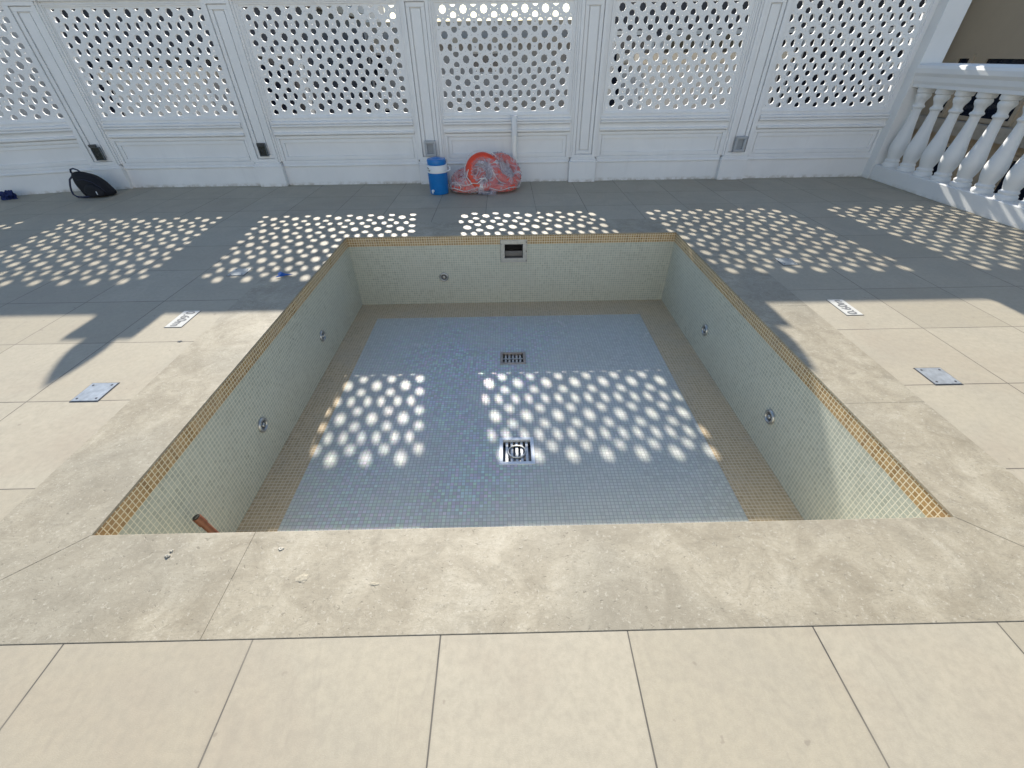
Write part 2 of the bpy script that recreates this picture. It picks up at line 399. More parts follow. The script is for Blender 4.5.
def inlet(c, ax, s):
    # ring + dark bore + centre button; ax 0: wall normal along x with sign s
    m = Matrix.Translation(c) @ (Matrix.Rotation(R(90)*s, 4, 'Y') if ax == 0 else Matrix.Rotation(R(90), 4, 'X'))
    bm = bmesh.new(); lathe(bm, [(.049, -.01), (.052, .004), (.049, .013), (.040, .018), (.032, .014), (.029, .003), (.029, -.01)], 28, (0, 0, 0), m, False)
    o = pool_part('inlet', bm, MAT['steel'], smooth=True, ang=60)
    bm = bmesh.new(); lathe(bm, [(0, .0015), (.030, .0015), (.030, -.004), (0, -.004)], 20, (0, 0, 0), m, False); pool_part('bore', bm, MAT['steel_dark'], o)
    bm = bmesh.new(); lathe(bm, [(.015, .0016), (.016, .012), (.011, .017), (0, .018)], 16, (0, 0, 0), m, False); pool_part('nozzle', bm, MAT['steel'], o, smooth=True, ang=60)
inlet((PL, 3.267, -.487), 0, 1); inlet((PL, 2.097, -.464), 0, 1)
inlet((PR, 3.26, -.493), 0, -1); inlet((PR, 2.10, -.484), 0, -1)
inlet((-.687, PB, -.447), 1, 1)

def drain(cx, cy, hx, hy, disc):
    bm = bmesh.new(); t = .026
    for a in ((cx-hx, cx+hx, cy-hy, cy-hy+t), (cx-hx, cx+hx, cy+hy-t, cy+hy), (cx-hx, cx-hx+t, cy-hy+t, cy+hy-t), (cx+hx-t, cx+hx, cy-hy+t, cy+hy-t)):
        box(bm, a[0], a[1], a[2], a[3], D-.02, D+.006)
    o = pool_part('drain', bm, MAT['frame_pale'] if disc else MAT['frame_warm'], bevel=.002)
    bm = bmesh.new(); box(bm, cx-hx+t, cx+hx-t, cy-hy+t, cy+hy-t, D-.08, D-.055); pool_part('sump', bm, MAT['steel_dark'], o)
    bm = bmesh.new(); n = 5; x0 = cx-hx+t+.010; W = 2*(hx-t-.010)
    for i in range(n):
        x = x0 + W*(i+.5)/n; box(bm, x-.009, x+.009, cy-hy+t, cy+hy-t, D-.026, D-.012)
    if disc:
        tube(bm, [(cx+.062*math.cos(a*math.pi/16), cy+.058*math.sin(a*math.pi/16), D-.007) for a in range(32)], .006, 6, True)
    else:
        box(bm, cx-hx+t, cx+hx-t, cy-.007, cy+.007, D-.011, D-.007)
    pool_part('grate', bm, MAT['steel'], o)
for i, a in enumerate(DR): drain(*a, i == 1)

# ------------------------------------------------------------------ lattice screen
P = .2455
PZ = .2385
def octo(cx, cy, rx, ry, n, ph=0., sq=1.):
    out = []
    for i in range(n):
        a = 2*math.pi*(i+ph)/n; c, s = math.cos(a), math.sin(a)
        out.append((cx+rx*math.copysign(abs(c)**sq, c), cy+ry*math.copysign(abs(s)**sq, s)))
    return out
def lattice_mesh(halfw, zb, zt, bigx, phase_y):
    """returns a mesh: pierced slab in local x,z; bigx = x of one octagon column"""
    shapes = []
    mar = .018
    def put(poly):
        # clip by the frame: keep only shapes inside, squash those that touch
        xs_ = [p[0] for p in poly]; ys_ = [p[1] for p in poly]
        if max(xs_) < -halfw+mar+.01 or min(xs_) > halfw-mar-.01 or max(ys_) < zb+mar+.01 or min(ys_) > zt-mar-.01: return
        q = [(min(max(x, -halfw+mar), halfw-mar), min(max(y, zb+mar), zt-mar)) for x, y in poly]
        r = []
        for p in q:
            if not r or (abs(p[0]-r[-1][0])+abs(p[1]-r[-1][1])) > 1e-4: r.append(p)
        if len(r) > 3 and abs(r[0][0]-r[-1][0])+abs(r[0][1]-r[-1][1]) < 1e-4: r.pop()
        A = sum(r[i][0]*r[(i+1) % len(r)][1]-r[(i+1) % len(r)][0]*r[i][1] for i in range(len(r)))/2
        if len(r) >= 3 and abs(A) > 2e-5: shapes.append(r)
    i0 = int((-halfw-bigx)/P)-2; i1 = int((halfw-bigx)/P)+2
    for i in range(i0, i1+1):
        for j in range(-2, 7):
            x = bigx+i*P; z = phase_y+j*PZ
            # eight-lobed opening
            big = []
            for k in range(32):
                a = 2*math.pi*k/32; r = .0405*(1+.055*math.cos(8*a)); big.append((x+r*math.cos(a), z+r*math.sin(a)))
            put(big)
            X, Z = x+P/2, z+PZ/2; o_ = .287*P
            for dx, dz in ((1, 0), (-1, 0), (0, 1), (0, -1)):
                cx, cz = X+dx*o_, Z+dz*o_; pt_ = []
                for k in range(18):
                    a = 2*math.pi*k/18; tn = .0360*math.sin(a); rd = .0285*math.copysign(abs(math.cos(a))**.8, math.cos(a))
                    rd -= .16*abs(tn)   # petals bow a little towards the star
                    pt_.append((cx+dx*rd+(-dz)*tn, cz+dz*rd+dx*tn))
                put(pt_)
            s = .0046
            for dx, dz in ((.335, 0), (-.335, 0), (0, .335), (0, -.335), (.245, .225), (-.245, .225), (.245, -.225), (-.245, -.225), (.5, .09), (.09, .5)):
                if dx in (.5, .09): continue
                put(octo(x+dx*P, z+dz*P, s, s, 6))
            st = []
            for k in range(16):
                a = 2*math.pi*k/16+math.pi/4; r = (.017, .006, .004, .006)[k % 4]
                st.append((X+r*math.cos(a), Z+r*math.sin(a)))
            put(st)
    cu = bpy.data.curves.new('lattice', 'CURVE'); cu.dimensions = '2D'; cu.fill_mode = 'BOTH'; cu.extrude = .0135; cu.bevel_depth = .0022; cu.bevel_resolution = 0; cu.offset = -.0022
    for pts in [[(-halfw-.02, zb-.02), (halfw+.02, zb-.02), (halfw+.02, zt+.02), (-halfw-.02, zt+.02)]]+shapes:
        sp = cu.splines.new('POLY'); sp.points.add(len(pts)-1)
        for p_, q_ in zip(sp.points, pts): p_.co = (q_[0], q_[1], 0, 1)
        sp.use_cyclic_u = True
    tmp = bpy.data.objects.new('tmp', cu); COL.objects.link(tmp)
    dg = bpy.context.evaluated_depsgraph_get(); me = bpy.data.meshes.new_from_object(tmp.evaluated_get(dg))
    bpy.data.objects.remove(tmp)
    me.transform(Matrix.Rotation(R(90), 4, 'X')); me.name = 'lattice'
    me.materials.clear(); me.materials.append(MAT['screen'])
    return me
LZB, LZT = .852, 1.962
lat_even = lattice_mesh(.83, LZB, LZT, 0., .947)            # octagon first
lat_odd = lattice_mesh(.925, LZB, LZT, 0., .947)
FENCE_Y = 6.70

def bay(cx, halfw, x0, x1, lat, label, loc=None, rz=0.):
    """cx centre of the lattice; the bay fills x0..x1 between the pilasters (local, before placing)"""
    b = empty('screen_wall', loc or (cx, FENCE_Y, 0), rz, label, 'screen wall', 'pierced lattice bays of the white terrace wall')
    if loc is None: x0 -= cx; x1 -= cx
    o = bpy.data.objects.new('lattice', lat); COL.objects.link(o); o.parent = b; o.location = (0, .030, 0)
    bm = bmesh.new()   # frame round the lattice
    box(bm, x0, -halfw, 0, .09, .797, 2.01); box(bm, halfw, x1, 0, .09, .797, 2.01)
    box(bm, -halfw, halfw, 0, .09, .797, LZB); box(bm, -halfw, halfw, 0, .09, LZT, 2.01)
    ring(bm, -halfw-.030, halfw+.030, LZB-.030, LZT+.030, .014, -.010, -.0005)
    mesh_obj('lattice_frame', bm, MAT['white'], b, bevel=.003)
    bm = bmesh.new()
    ring(bm, x0, x1, .2855, .6215, .034, -.006, .12); ring(bm, x0+.034, x1-.034, .3195, .5875, .012, .014, .12); ring(bm, x0+.046, x1-.046, .3315, .5755, .040, .004, .12)
    box(bm, x0+.086, x1-.086, .020, .12, .3715, .5355)
    mesh_obj('dado_panel', bm, MAT['white'], b, bevel=.003)
    bm = bmesh.new()
    profx(bm, [(.12, .622), (.012, .622), (.012, .630), (-.024, .630), (-.032, .640), (-.032, .657), (-.024, .663), (-.004, .665), (-.006, .690), (-.014, .712), (-.032, .728), (-.046, .733), (-.046, .752), (-.010, .755), (-.010, .762), (-.030, .764), (-.030, .786), (-.016, .790), (.004, .7905), (.004, .797), (.12, .797)], x0, x1)
    mesh_obj('rail_moulding', bm, MAT['white'], b, bevel=.0015)
    bm = bmesh.new(); box(bm, x0, x1, -.003, .12, 0, .238)
    profx(bm, [(.12, .238), (-.003, .238), (-.014, .242), (-.018, .252), (-.018, .264), (-.010, .272), (-.010, .285), (.12, .285)], x0, x1)
    mesh_obj('plinth', bm, MAT['white'], b, bevel=.0015)
    bm = bmesh.new()
    profx(bm, [(.13, 2.01), (-.012, 2.01), (-.012, 2.03), (-.026, 2.036), (-.030, 2.01), (-.045, 2.08), (-.068, 2.10), (-.075, 2.105), (-.075, 2.152), (-.066, 2.16), (-.05, 2.192), (.17, 2.192), (.17, 2.152), (.13, 2.10)], x0, x1)
    mesh_obj('cornice', bm, MAT['white'], b, bevel=.0015)
    return b

def pilaster(x, label, loc=None, rz=0., hw=.205, fin=True):
    p = empty('pilaster', loc or (x, FENCE_Y, 0), rz, label, 'pilaster', 'pilasters of the white terrace wall')
    bm = bmesh.new(); box(bm, -.19, .19, -.072, .14, 0, .252); box(bm, -.2045, -.1905, -.002, .14, 0, .311); box(bm, .1905, .2045, -.002, .14, 0, .311)
    mesh_obj('plinth_block', bm, MAT['white'], p, bevel=.004)
    bm = bmesh.new()
    for z0, z1, a, yy in ((.252, .268, .196, -.078), (.268, .292, .182, -.064), (.292, .312, .172, -.056)): box(bm, -a, a, yy, .14, z0, z1)
    mesh_obj('base_moulding', bm, MAT['white'], p, bevel=.004)
    bm = bmesh.new()
    box(bm, -hw, hw, -.008, .14, .312, 2.01)
    ring(bm, -.158, .158, .312, 2.01, .040, -.050, -.0085)
    ring(bm, -.112, .112, .358, 1.964, .044, -.034, -.0085)
    box(bm, -.056, .056, -.026, -.0085, .414, 1.908)
    box(bm, -.182, -.158, -.030, -.0085, .312, 2.01); box(bm, .158, .182, -.030, -.0085, .312, 2.01)
    mesh_obj('shaft', bm, MAT['white'], p, bevel=.003)
    bm = bmesh.new()
    for z0, z1, a, yy in ((2.01, 2.05, .20, -.06), (2.05, 2.10, .215, -.085), (2.10, 2.17, .232, -.11), (2.17, 2.31, .20, -.08), (2.31, 2.355, .235, -.115)): box(bm, -a, a, yy, .20, z0, z1)
    mesh_obj('capital', bm, MAT['white'], p, bevel=.004)
    if fin:
        bm = bmesh.new(); lathe(bm, [(.09, 2.355), (.095, 2.37), (.06, 2.385), (.045, 2.40), (.06, 2.415), (.095, 2.44), (.118, 2.475), (.118, 2.51), (.104, 2.56), (.082, 2.61), (.058, 2.66), (.034, 2.69), (.016, 2.72), (0, 2.74)], 20, (0, .04, 0))
        mesh_obj('finial', bm, MAT['white'], p, smooth=True, ang=50)
    return p

pc = [-3.32, -1.018, 1.103, 3.255]
B1 = -5.56
names = ['white pierced lattice bay second from the left, with the black backpack at its left end',
         'white pierced lattice bay between the open socket box and the water cooler, sky showing through its top right',
         'white pierced lattice bay behind the bagged lifebuoys, with a white pipe standing before it',
         'white pierced lattice bay right of the bay with the upright pipe',
         'white pierced lattice bay at the right end, meeting the balustrade']
bays = [(-4.42, .925, B1+.205, pc[0]-.205, lat_odd), (-2.163, .925, pc[0]+.205, pc[1]-.205, lat_odd),
        (.030, .83, pc[1]+.205, pc[2]-.205, lat_even), (2.176, .83, pc[2]+.205, pc[3]-.205, lat_even), (4.30, .83, pc[3]+.205, 5.22, lat_even)]
for a, l in zip(bays, names): bay(*a, l)
A0 = R(17); ca, sa = math.cos(A0), math.sin(A0)
bx, by = B1-.03, FENCE_Y-.005
bay(0, .925, -.96, .96, lat_odd, 'white pierced lattice bay at the left edge, set at an angle, blue cloth bundle at its foot', (bx-1.08*ca, by-1.08*sa, 0), A0)
pilaster(0, 'white pilaster beyond the angled lattice bay, left of everything', (bx-2.26*ca, by-2.26*sa, 0), A0)
bay(0, .83, -.925, .925, lat_even, 'white pierced lattice bay beyond the angled one, farthest left', (bx-3.39*ca, by-3.39*sa, 0), A0)
pl_names = ['white pilaster with a smashed dark socket box, black backpack leaning at its foot', 'white pilaster with an open dark socket box, between the second and third lattice bays',
            'white pilaster with a closed grey socket box, behind the blue water cooler', 'white pilaster without any socket box, right of the upright pipe',
            'white pilaster with a closed grey socket box, nothing before it, nearest the balustrade']
pilaster(B1, pl_names[0], (B1, FENCE_Y-.03, 0), A0*.5)
for x, l in zip(pc, pl_names[1:]): pilaster(x, l)

# socket boxes on the pilasters
def socket_closed(x, z, lab):
    e = empty('socket_box', (x, FENCE_Y-.046, z), 0, lab, 'socket box', 'closed grey socket boxes on the pilasters')
    bm = bmesh.new(); ring(bm, -.075, .075, -.095, .095, .034, -.045, .0); mesh_obj('housing', bm, G['plast'], e, bevel=.006)
    bm = bmesh.new(); box(bm, -.042, .042, -.022, .0, -.062, .062); mesh_obj('cover', bm, G['plast2'], e, bevel=.003)
def socket_open(x, y, z, rz, lab, lid):
    e = empty('socket_box', (x, y, z), rz, lab, 'socket box', 'open dark socket boxes on the pilasters')
    bm = bmesh.new(); ring(bm, -.055, .055, -.085, .075, .008, -.03, .0); mesh_obj('housing', bm, G['plast_d'], e, bevel=.002)
    bm = bmesh.new(); box(bm, -.047, .047, -.006, 0, -.077, .067); mesh_obj('back_plate', bm, G['olive'], e)
    bm = bmesh.new()
    if lid: box(bm, -.05, .028, -.050, -.012, .078, .108)
    else: box(bm, -.045, .045, -.048, -.02, .040, .078)
    tube(bm, [(-.02, -.02, .05), (-.03, -.035, .02), (.01, -.04, -.01), (.02, -.03, -.05)], .005, 6)
    tube(bm, [(.02, -.02, .06), (.035, -.04, .01), (-.01, -.035, -.03), (-.02, -.02, -.06)], .004, 6)
    mesh_obj('wiring', bm, G['ink2'], e)
G = {}
G['plast'] = simple('grey_plastic', (.42, .44, .46), .45); G['plast2'] = simple('grey_plastic_cover', (.30, .32, .34), .4); G['plast_d'] = simple('grey_box', (.12, .14, .15), .5)
G['olive'] = simple('cardboard_green', (.045, .05, .042), .7, 0, .5, 60); G['ink2'] = simple('cable_black', (.05, .05, .05), .5, 0, .5, 70)
socket_closed(-1.018, .455, 'closed grey socket box on the pilaster behind the blue water cooler')
socket_closed(3.262, .455, 'closed grey socket box on the pilaster nearest the balustrade')
socket_open(-3.32, FENCE_Y-.047, .475, 0, 'open dark socket box with wires out, on the pilaster between backpack and cooler', False)
socket_open(B1+.01, FENCE_Y-.078, .46, A0*.5, 'broken dark socket box above the black backpack', True)

# ------------------------------------------------------------------ corner pier and balustrade
bm = bmesh.new(); box(bm, 5.215, 5.49, 6.56, 6.86, 0, 2.45)
pier = empty('pier', (5.35, 6.7, 0), 0, 'tall square white pier where the lattice wall meets the balustrade', 'pier')
bmesh.ops.translate(bm, vec=(-5.35, -6.7, 0), verts=bm.verts); mesh_obj('shaft', bm, MAT['curb'], pier, bevel=.006)
bm = bmesh.new(); box(bm, -.19, .19, -.2, .2, 2.451, 2.53); mesh_obj('cap', bm, MAT['curb'], pier, bevel=.008)

BY0, BY1 = 1.6, 6.559
bal = empty('balustrade', (5.35, 4.0, 0), 0, 'white balustrade of vase shaped balusters on a low curb at the right edge', 'balustrade')
def bpart(name, bm, **k):
    bmesh.ops.translate(bm, vec=(-5.35, -4.0, 0), verts=bm.verts); return mesh_obj(name, bm, MAT['curb'], bal, **k)
bm = bmesh.new(); box(bm, 5.235, 5.48, BY0, BY1, 0, .188); bpart('curb', bm, bevel=.01)
bm = bmesh.new()
pr_ = [(5.245, 1.085), (5.475, 1.085), (5.475, 1.12), (5.492, 1.15), (5.50, 1.20), (5.525, 1.235), (5.53, 1.28), (5.52, 1.31), (5.48, 1.33), (5.24, 1.33), (5.20, 1.31), (5.19, 1.28), (5.195, 1.235), (5.22, 1.20), (5.228, 1.15), (5.245, 1.12)]
a = [bm.verts.new((x, BY0, z)) for x, z in pr_]; b = [bm.verts.new((x, BY1, z)) for x, z in pr_]
bm.faces.new(a[::-1]); bm.faces.new(b)
for i in range(len(pr_)): bm.faces.new((a[i], a[(i+1) % len(pr_)], b[(i+1) % len(pr_)], b[i]))
bpart('handrail', bm, bevel=.004)
bprof = [(.083, .188), (.085, .192), (.085, .222), (.078, .232), (.070, .238), (.074, .250), (.076, .262), (.068, .272), (.063, .283), (.070, .31), (.082, .355), (.089, .405), (.088, .45), (.078, .52), (.064, .61), (.053, .70), (.046, .79), (.043, .845), (.045, .862), (.056, .872), (.060, .884), (.056, .896), (.046, .905), (.043, .925), (.050, .950), (.064, .975), (.071, 1.000), (.066, 1.02), (.060, 1.028), (.076, 1.036), (.080, 1.05), (.080, 1.0845)]
bm = bmesh.new(); lathe(bm, [(r_*1.14, z_) for r_, z_ in bprof], 32)
b0 = mesh_obj('baluster', bm, MAT['curb'], bal, smooth=True, ang=40); b0.location = (0, 6.43-4.0, 0)
i = 1
while 6.43-i*.285 > BY0+.1:
    c = b0.copy(); COL.objects.link(c); c.parent = bal; c.location = (0, 6.43-4.0-i*.285, 0); i += 1

# ------------------------------------------------------------------ deck plates and depth markers
def cover_plate(x, y, sx, sy, lab, mat):
    e = empty('cover_plate', (x, y, 0), 0, lab, 'floor plate', 'square metal cover plates let into the deck')
    bm = bmesh.new(); box(bm, -sx/2-.006, sx/2+.006, -sy/2-.006, sy/2+.006, -.01, .002); mesh_obj('frame', bm, MAT['steel_dark'], e)
    bm = bmesh.new(); box(bm, -sx/2, sx/2, -sy/2, sy/2, .0022, .005); pl = mesh_obj('plate', bm, mat, e, bevel=.0008)
    for a_ in (-1, 1):
        for b_ in (-1, 1):
            bm = bmesh.new(); lathe(bm, [(.0065, .005), (.0055, .0068), (0, .0072)], 12, (a_*(sx/2-.02), b_*(sy/2-.02), 0)); mesh_obj('screw', bm, MAT['steel_dark'], pl)
cover_plate(-2.315, 1.890, .145, .158, 'blue-grey metal cover plate in the sunlit deck left of the pool', MAT['galv'])
cover_plate(2.435, 1.890, .145, .150, 'blue-grey metal cover plate in the sunlit deck right of the pool', MAT['galv'])
MAT['dull'] = simple('dull_cover', (.40, .42, .42), .30, .35, .1)
cover_plate(-2.32, 3.545, .14, .145, 'dull square cover plate among the light spots left of the pool', MAT['dull'])
cover_plate(2.465, 3.575, .13, .150, 'dull square cover plate among the light spots right of the pool', MAT['dull'])

def marker(x, y, sx, sy, rot, lab):
    e = empty('depth_marker', (x, y, 0), 0, lab, 'depth marker', 'depth marker tiles beside the pool')
    bm = bmesh.new(); box(bm, -sx/2-.004, sx/2+.004, -sy/2-.004, sy/2+.004, -.01, .0015); mesh_obj('joint', bm, MAT['steel_dark'], e)
    bm = bmesh.new(); box(bm, -sx/2, sx/2, -sy/2, sy/2, .0017, .004); mesh_obj('tile', bm, MAT['mark'], e)
    fc = bpy.data.curves.new('digits', 'FONT'); fc.body = '0.60m'; fc.size = .088; fc.align_x = 'CENTER'; fc.align_y = 'CENTER'; fc.extrude = .0006; fc.offset = .0012
    t = bpy.data.objects.new('tmp', fc); COL.objects.link(t)
    me = bpy.data.meshes.new_from_object(t.evaluated_get(bpy.context.evaluated_depsgraph_get())); bpy.data.objects.remove(t)
    me.materials.clear(); me.materials.append(MAT['ink']); me.name = 'digits'
    o = bpy.data.objects.new('digits', me); COL.objects.link(o); o.parent = e; o.location = (0, 0, .0050); o.rotation_euler = (0, 0, rot)
marker(-2.318, 2.722, .115, .235, R(-90), 'white depth marker reading 0.60m left of the pool')
marker(2.435, 2.722, .115, .235, R(90), 'white depth marker reading 0.60m right of the pool')

# ------------------------------------------------------------------ water cooler
MAT['bluep'] = simple('blue_plastic', (.004, .17, .50), .32, 0, .06); MAT['whitep'] = simple('white_plastic', (.74, .76, .78), .35, 0, .03)
e = empty('water_cooler', (-.885, 6.13, 0), R(8), 'blue and white round water cooler jug standing beside the bagged lifebuoys', 'water cooler')
bm = bmesh.new(); lathe(bm, [(.108, 0), (.118, .004), (.122, .02), (.128, .24), (.130, .262)], 40); body = mesh_obj('body', bm, MAT['bluep'], e, smooth=True)
bm = bmesh.new(); lathe(bm, [(.130, .2625), (.134, .266), (.133, .345), (.128, .352)], 40); mesh_obj('neck_band', bm, MAT['whitep'], e, smooth=True)
bm = bmesh.new(); lathe(bm, [(.118, .3525), (.120, .358), (.122, .405), (.114, .418), (.06, .422), (.05, .430), (.03, .436), (0, .437)], 40); mesh_obj('lid', bm, MAT['bluep'], e, smooth=True)
bm = bmesh.new()
pts = [(.134*math.cos(R(-12)), .134*math.sin(R(-12)), .325)]
for t in range(13):
    a_ = R(-12-156*t/12); rr = .142+.02*math.sin(math.pi*t/12); pts.append((rr*math.cos(a_), rr*math.sin(a_), .325-.035*math.sin(math.pi*t/12)))
pts = [(.13, .02, .325), (.15, .0, .322), (.165, -.03, .305), (.160, -.075, .292), (.13, -.11, .287), (.09, -.128, .29)]
tube(bm, pts, .008, 8); mesh_obj('handle', bm, MAT['whitep'], e, smooth=True)
bm = bmesh.new(); m_ = Matrix.Rotation(R(90), 4, 'X')
tube(bm, [(-.075, -.088, .055), (-.088, -.118, .055)], .017, 12); tube(bm, [(-.088, -.118, .062), (-.088, -.12, .028)], .010, 10); mesh_obj('spigot', bm, MAT['whitep'], e, smooth=True)
bm = bmesh.new()
for k_, (a_, z_, w_) in enumerate([(-150, .325, .014), (-143, .318, .010), (-150, .296, .010), (-140, .292, .014), (-134, .300, .008)]):
    x_, y_ = .1352*math.cos(R(a_)), .1352*math.sin(R(a_)); tube(bm, [(x_, y_, z_-.006), (x_*1.004, y_*1.004, z_+.006)], w_*.5, 6)
mesh_obj('print', bm, MAT['ink'], e)

# ------------------------------------------------------------------ upright pipe with clear sleeve
k = N('clear_sleeve'); k.out((.90, .91, .92), .12); k.b.inputs['Transmission Weight'].default_value = .12; k.b.inputs['IOR'].default_value = 1.2; MAT['sleeve'] = k.m
MAT['pvc'] = simple('white_pvc', (.86, .85, .82), .35, 0, .04)
e = empty('plastic_pipe', (.137, 6.615, 0), 0, 'upright white plastic pipe with a clear capped top behind the lifebuoys', 'pipe')
bm = bmesh.new(); lathe(bm, [(.034, 0), (.034, .64), (.031, .64)], 28); mesh_obj('pipe', bm, MAT['pvc'], e, smooth=True)
bm = bmesh.new(); lathe(bm, [(.0375, .60), (.0375, .82), (.034, .828), (.0, .829), (0, .825), (.034, .82), (.034, .642), (.0345, .60)], 28, close=False); mesh_obj('clear_sleeve', bm, MAT['sleeve'], e, smooth=True)

# ------------------------------------------------------------------ lifebuoys in a plastic bag
MAT['orange'] = simple('orange_buoy', (.72, .062, .020), .38, 0, .06)
MAT['band'] = simple('white_band', (.70, .68, .66), .5, 0, .05)
MAT['rope'] = simple('white_rope', (.72, .70, .68), .8, 0, .1, 60)
def torus_pts(m, Rr, r, n=40, k=12):
    return [m @ Vector(((Rr+r*math.cos(2*math.pi*j/k))*math.cos(2*math.pi*i/n), (Rr+r*math.cos(2*math.pi*j/k))*math.sin(2*math.pi*i/n), r*math.sin(2*math.pi*j/k))) for i in range(n) for j in range(k)]
RB, rb = .185, .052
def buoy(m, lab, bands=(20, 200)):
    loc, rot, _ = m.decompose()
    e = empty('lifebuoy', loc, 0, lab, 'lifebuoy', 'lifebuoys packed in the plastic bag'); e.rotation_euler = rot.to_euler()
    bm = bmesh.new(); n = 56
    tube(bm, [(RB*math.cos(2*math.pi*i/n), RB*math.sin(2*math.pi*i/n), 0) for i in range(n)], rb, 22, True); mesh_obj('ring', bm, MAT['orange'], e, smooth=True, ang=80)
    for b_ in bands:
        bm = bmesh.new(); tube(bm, [(RB*math.cos(R(b_+t)), RB*math.sin(R(b_+t)), 0) for t in (-7, -3.5, 0, 3.5, 7)], rb+.0018, 22); mesh_obj('band', bm, MAT['band'], e, smooth=True, ang=60)
    bm = bmesh.new(); pts = []
    for t in range(96):
        a_ = 2*math.pi*t/96; s_ = abs(math.sin(2*(a_-R(20)))); rr = RB+rb+.006+.022*s_; pts.append((rr*math.cos(a_), rr*math.sin(a_), .012*math.sin(5*a_)))
    tube(bm, pts, .0045, 6, True); mesh_obj('rope', bm, MAT['rope'], e, smooth=True)
T = Matrix.Translation; RX = lambda a_: Matrix.Rotation(R(a_), 4, 'X'); RY = lambda a_: Matrix.Rotation(R(a_), 4, 'Y'); RZ = lambda a_: Matrix.Rotation(R(a_), 4, 'Z')
m1 = T((-.285, 6.155, .248)) @ RY(30) @ RX(62)
m2 = T((-.515, 6.245, .064)) @ RX(0)
m3 = T((.005, 6.225, .185)) @ RY(34) @ RX(12)
m4 = T((-.06, 6.27, .062))
m3 = T((.015, 6.30, .245)) @ RY(38) @ RX(28)
buoy(m1, 'bright orange lifebuoy tilted upright in front in the plastic bag', (60, 285))
buoy(m2, 'orange lifebuoy lying flat on the deck at the left of the bag, beside the cooler')
m5 = T((-.49, 6.27, .172)) @ RY(-10) @ RX(9)
buoy(m5, 'orange lifebuoy stacked on the flat one at the left of the bag', (100, 290))
buoy(m3, 'orange lifebuoy leaning at the right side of the bag under milky plastic')
buoy(m4, 'orange lifebuoy lying flat on the deck at the right bottom of the bag')

k = N('plastic_film'); p_ = k.obj()
fold = k.noise(p_, 6.5, 3, .5, 1.6)
k.out((.74, .68, .70), .32, k.bump(fold, .35, .03)); k.b.inputs['Specular IOR Level'].default_value = .8
tr = k.n('ShaderNodeBsdfTransparent'); tr.inputs[0].default_value = (.97, .95, .97, 1)
mx = k.n('ShaderNodeMixShader'); k.L(k.ramp(fold, [(.34, .18), (.48, .28), (.55, .58), (.62, .26)]), mx.inputs[0])
k.L(tr.outputs[0], mx.inputs[1]); k.L(k.b.outputs[0], mx.inputs[2])
k.L(mx.outputs[0], k.t.nodes['Material Output'].inputs[0]); MAT['film'] = k.m

pts = torus_pts(m1, RB-.004, rb-.004, 24, 8)+torus_pts(m3, RB, rb+.012, 24, 8)+torus_pts(m4, RB, rb+.01, 24, 8)+torus_pts(m2, RB, rb+.012, 24, 8)+torus_pts(m5, RB, rb+.012, 24, 8)
bm = bmesh.new()
for q_ in pts: bm.verts.new((q_.x, q_.y, max(q_.z, .004)))
r_ = bmesh.ops.convex_hull(bm, input=bm.verts)
bmesh.ops.delete(bm, geom=[v_ for v_ in bm.verts if not v_.link_faces], context='VERTS')
bmesh.ops.triangulate(bm, faces=bm.faces)
for _ in range(5):
    es = [e_ for e_ in bm.edges if e_.calc_length() > .035]
    if es: bmesh.ops.subdivide_edges(bm, edges=es, cuts=1); bmesh.ops.triangulate(bm, faces=[f_ for f_ in bm.faces if len(f_.verts) > 3])
from mathutils.kdtree import KDTree
kd = KDTree(len(pts))
for i_, q_ in enumerate(pts): kd.insert(q_, i_)
kd.balance()
bmesh.ops.smooth_vert(bm, verts=bm.verts, factor=.5, use_axis_x=True, use_axis_y=True, use_axis_z=True)
cen = Vector((-.24, 6.22, .12))
for v_ in bm.verts:
    q_, i_, dist = kd.find(v_.co)
    # film sags towards the rings where it spans free air, and creases
    dirn = (cen-v_.co)
    sag = min(dist*.62, .085)
    v_.co += dirn.normalized()*sag
    f_ = noise.noise(v_.co*11)*.012-abs(noise.noise(v_.co*17+Vector((3, 1, 7))))*.014+.013
    v_.co -= dirn.normalized()*f_
    v_.co.z = max(v_.co.z, .004)
bag = mesh_obj('plastic_bag', bm, MAT['film'], smooth=True, ang=60)
tag(bag, 'creased see-through plastic bag wrapped round the orange lifebuoys', 'plastic bag')
# loose tail and knot of the bag, trailing strings
bm = bmesh.new()
for (x0, y0, x1, y1, n_) in ((-.36, 5.99, -.12, 5.93, 0),):
    G_ = []
    for i_ in range(14):
        row = []
        for j_ in range(9):
            u_, v2 = i_/13, j_/8
            x = x0+(x1-x0)*u_; y = y0+.10+(y1-y0)*u_-.12*v2
            z = .006+abs(noise.noise(Vector((x*16+n_, y*16, 2))))*.075*(1-abs(2*u_-1)*.6)+(1-v2)*.05
            row.append(bm.verts.new((x, y, z)))
        G_.append(row)
    for i_ in range(13):
        for j_ in range(8): bm.faces.new((G_[i_][j_], G_[i_+1][j_], G_[i_+1][j_+1], G_[i_][j_+1]))
mesh_obj('bag_tail', bm, MAT['film'], bag, smooth=True, ang=80)
bm = bmesh.new()
tube(bm, [(-.47, 6.05, .30), (-.50, 6.02, .22), (-.44, 5.98, .15), (-.36, 5.98, .145), (-.30, 5.99, .19), (-.27, 6.0, .20)], .0055, 6)
tube(bm, [(-.70, 6.06, .14), (-.63, 6.02, .155), (-.58, 6.0, .10), (-.60, 5.99, .06)], .005, 6)
tube(bm, [(-.33, 5.99, .20), (-.25, 5.975, .21), (-.23, 5.98, .17)], .007, 6)
mesh_obj('tie_string', bm, MAT['rope'], bag, smooth=True)

